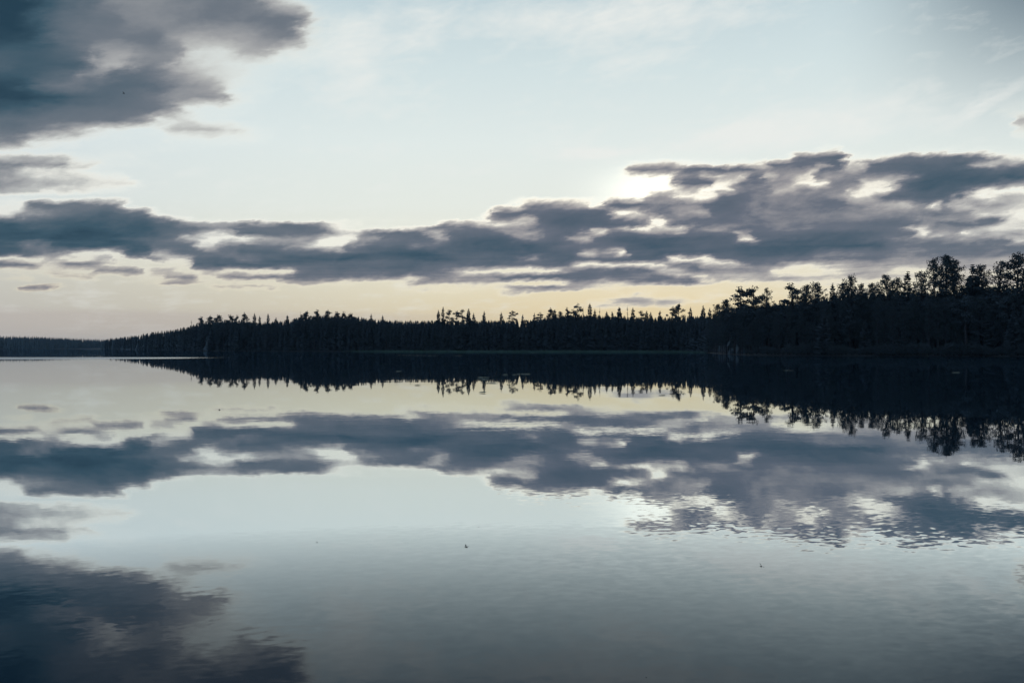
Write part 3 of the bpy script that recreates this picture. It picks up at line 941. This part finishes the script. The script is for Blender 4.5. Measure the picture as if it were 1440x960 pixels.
cells = []
fr = np.random.default_rng(3)
px = 145.0
while px < 1560:                                            # depth behind the individual trees
    for back0 in (17, 26, 36, 50, 70):
        p = px + fr.uniform(-2, 2)
        if 996 < p < 1034 and back0 < 60:               # the tip of the point is single trees only
            continue
        D = shore_D(p) + back0 + fr.uniform(-3, 3)
        x, y = at(p, D)
        z = float(land_z(x, y))
        py = sky_py(p) + (fr.uniform(0, 4) if p < 1000 else fr.uniform(1, 12))
        h = max(4.0, z_at(py, D) - z)
        cells.append((x, y, z - .2, h, h * (fr.uniform(.16, .24) if p < 1000 else fr.uniform(.2, .3))))
    px += 4.0 if px < 1000 else 6.0
forest_mass('forest', cells, M_FOREST)
cells = []
for back0 in (6, 40, 90, 150, 220):                         # the low ridge beyond the bay
    px = -280.0
    while px < 175:
        p = px + fr.uniform(-1, 1)
        D = float(np.interp(p, [-300, 0, 130, 200], [1500, 1400, 1360, 1330])) + back0 + fr.uniform(-12, 12)
        x, y = at(p, D)
        z = float(land_z(x, y))
        h = z_at(sky_py(p) + fr.uniform(-.5, 1.4) + (220 - back0) * .012, D) - z
        h = min(max(5.0, h), 19)
        cells.append((x, y, z - .2, h, h * fr.uniform(.14, .22)))
        px += 1.9
forest_mass('distant_forest', cells, M_FOREST)

# ------------------------------------------------------------------ reeds in the shallows of the far shore
mb = MB()
rr = np.random.default_rng(9)
for i in range(16000):
    p = 480 + 515 * rr.random() ** .9
    fade = min(1, (p - 480) / 60) * min(1, (996 - p) / 40)
    if rr.random() > fade:
        continue
    D = shore_D(p) - rr.uniform(1, 14) * (.6 + .4 * math.sin(p * .03) ** 2)
    x, y = at(p, D)
    h = rr.uniform(.35, .85)
    a = rr.random() * 6.28
    w = .05
    lx, ly = rr.normal(size=2) * .15
    mb.poly([(x - w * math.cos(a), y - w * math.sin(a), -.05), (x + w * math.cos(a), y + w * math.sin(a), -.05), (x + lx, y + ly, h)])
o = obj('reeds', mb.mesh('reeds'), M_REED)
o['kind'] = 'stuff'

# floating leaves in loose rafts far out on the lake
mb = MB()
for px, py, wpx, n in ((679, 531, 5, 26), (677, 534, 6, 26), (690, 539, 6, 22), (678, 552.5, 2.5, 8), (711, 527, 3, 10), (724, 527, 2, 8), (735, 526, 5, 14), (742, 526, 2, 8), (560, 522, 4, 8),
                       (570, 499.5, 9, 60), (590, 499.7, 10, 60), (606, 500, 7, 40), (643, 500, 5, 30), (752, 496, 6, 40), (930, 556, 2.5, 6), (1108, 521, 4, 14), (1342, 524, 4, 10), (586, 542, 2, 5)):
    D = CAM_H * F_PX / (py - HORIZON)
    cx, cy = at(px, D)
    wx = wpx / F_PX * D
    for i in range(n):
        x = cx + rr.normal() * wx * .55
        y = cy + rr.normal() * wx * .5
        r = rr.uniform(.07, .14)
        tilt = rr.normal(size=2) * .05
        ring = []
        for k in range(9):
            a = .25 + (6.283 - .5) * k / 8
            ring.append((x + r * math.cos(a), y + r * math.sin(a), .012 + r * (abs(tilt[0]) * (1 + math.cos(a)) + abs(tilt[1]) * (1 + math.sin(a)))))
        mb.poly([(x, y, .012)] + ring)
o = obj('lily_pads', mb.mesh('lily_pads'), M_PAD)
o['kind'] = 'stuff'

# ------------------------------------------------------------------ one closed box of even haze, added to lift the dark trees towards navy
bm = MB()
x0, x1, y0, y1, z0, z1 = -15500, 15500, -9500, 16500, -6.5, 48
for q in ([(x0,y0,z0),(x0,y1,z0),(x1,y1,z0),(x1,y0,z0)],[(x0,y0,z1),(x1,y0,z1),(x1,y1,z1),(x0,y1,z1)],[(x0,y0,z0),(x1,y0,z0),(x1,y0,z1),(x0,y0,z1)],
          [(x1,y0,z0),(x1,y1,z0),(x1,y1,z1),(x1,y0,z1)],[(x1,y1,z0),(x0,y1,z0),(x0,y1,z1),(x1,y1,z1)],[(x0,y1,z0),(x0,y0,z0),(x0,y0,z1),(x0,y1,z1)]):
    bm.poly(q)
hm = bpy.data.materials.new('added_haze')
hm.use_nodes = True
hm.node_tree.nodes.clear()
pv = hm.node_tree.nodes.new('ShaderNodeVolumePrincipled')
pv.inputs['Color'].default_value = (.42, .72, 1.0, 1)
pv.inputs['Density'].default_value = 5.5e-5
mo = hm.node_tree.nodes.new('ShaderNodeOutputMaterial')
hm.node_tree.links.new(pv.outputs[0], mo.inputs['Volume'])
ho = obj('haze', bm.mesh('haze'), hm)
ho['kind'] = 'stuff'

# ------------------------------------------------------------------ midges dancing in front of the camera
def midge(px, py, dist, length, yaw, roll, label):
    x, y = at(px, dist)
    z = z_at(py, dist)
    root = bpy.data.objects.new('midge', None)
    COL.objects.link(root)
    root.empty_display_size = .01
    root.location = (x, y, z)
    root.rotation_euler = (R(roll), 0, R(yaw))
    root['label'] = label
    root['category'] = 'insect'
    L = length
    b = MB()
    b.tube([(-.5 * L, 0, -.06 * L), (-.42 * L, 0, -.05 * L), (-.15 * L, 0, 0), (.08 * L, 0, .05 * L), (.22 * L, 0, .08 * L), (.32 * L, 0, .04 * L), (.4 * L, 0, .03 * L), (.47 * L, 0, .0), (.5 * L, 0, -.02 * L)],
           [.02 * L, .055 * L, .08 * L, .12 * L, .15 * L, .09 * L, .10 * L, .08 * L, .01 * L], 10)
    bo = b.mesh('midge_body')
    bo.polygons.foreach_set('use_smooth', [True] * len(bo.polygons))
    obj('body', bo, M_INSECT, root)
    for s in (-1, 1):
        w = MB()
        pts = [(.15, .05), (.2, .3), (.12, .62), (-.05, .78), (-.18, .66), (-.12, .35), (.03, .08)]
        top = [(a * L, s * c * L, (.12 + .45 * c) * L) for a, c in pts]
        w.poly(top)
        w.poly([(a, c, zz + .012 * L) for a, c, zz in top][::-1])
        n = len(top)
        for k in range(n):
            w.f.append((k, (k + 1) % n, n + (n - 1 - (k + 1) % n), n + (n - 1 - k)))
        obj('wing', w.mesh('midge_wing'), M_WING, root)
    for k in range(6):
        s = -1 if k % 2 else 1
        fx = (.24 - .1 * (k // 2)) * L
        lg = MB()
        lg.tube([(fx, s * .06 * L, 0), (fx - .05 * L, s * .26 * L, -.08 * L), (fx - .1 * L, s * .34 * L, -.36 * L)], [.02 * L, .016 * L, .01 * L], 5)
        obj('leg', lg.mesh('midge_leg'), M_INSECT, root)


midge(656, 768.5, 1.5, .0066, 150, 25, 'largest midge, tilted with a wing raised, over the pale middle water')
midge(1069.5, 795.5, 1.5, .0060, 60, 40, 'midge hovering over pale water on the right side of the lake')
midge(308.5, 576.5, 2.4, .0062, 20, 0, 'midge against the cream reflection below the left pine stand')
midge(173, 131, 3.2, .0080, 0, 0, 'midge high against the dark cloud in the upper left sky')
midge(673, 740.5, 2.5, .0040, 90, 0, 'tiny midge just above the largest one')
midge(446, 762, 2.5, .0046, 45, 0, 'small midge over the grey water left of the largest one')
midge(908, 951, 1.6, .0034, 30, 0, 'smallest midge low over the dark water at the bottom')

print('trees', counts)
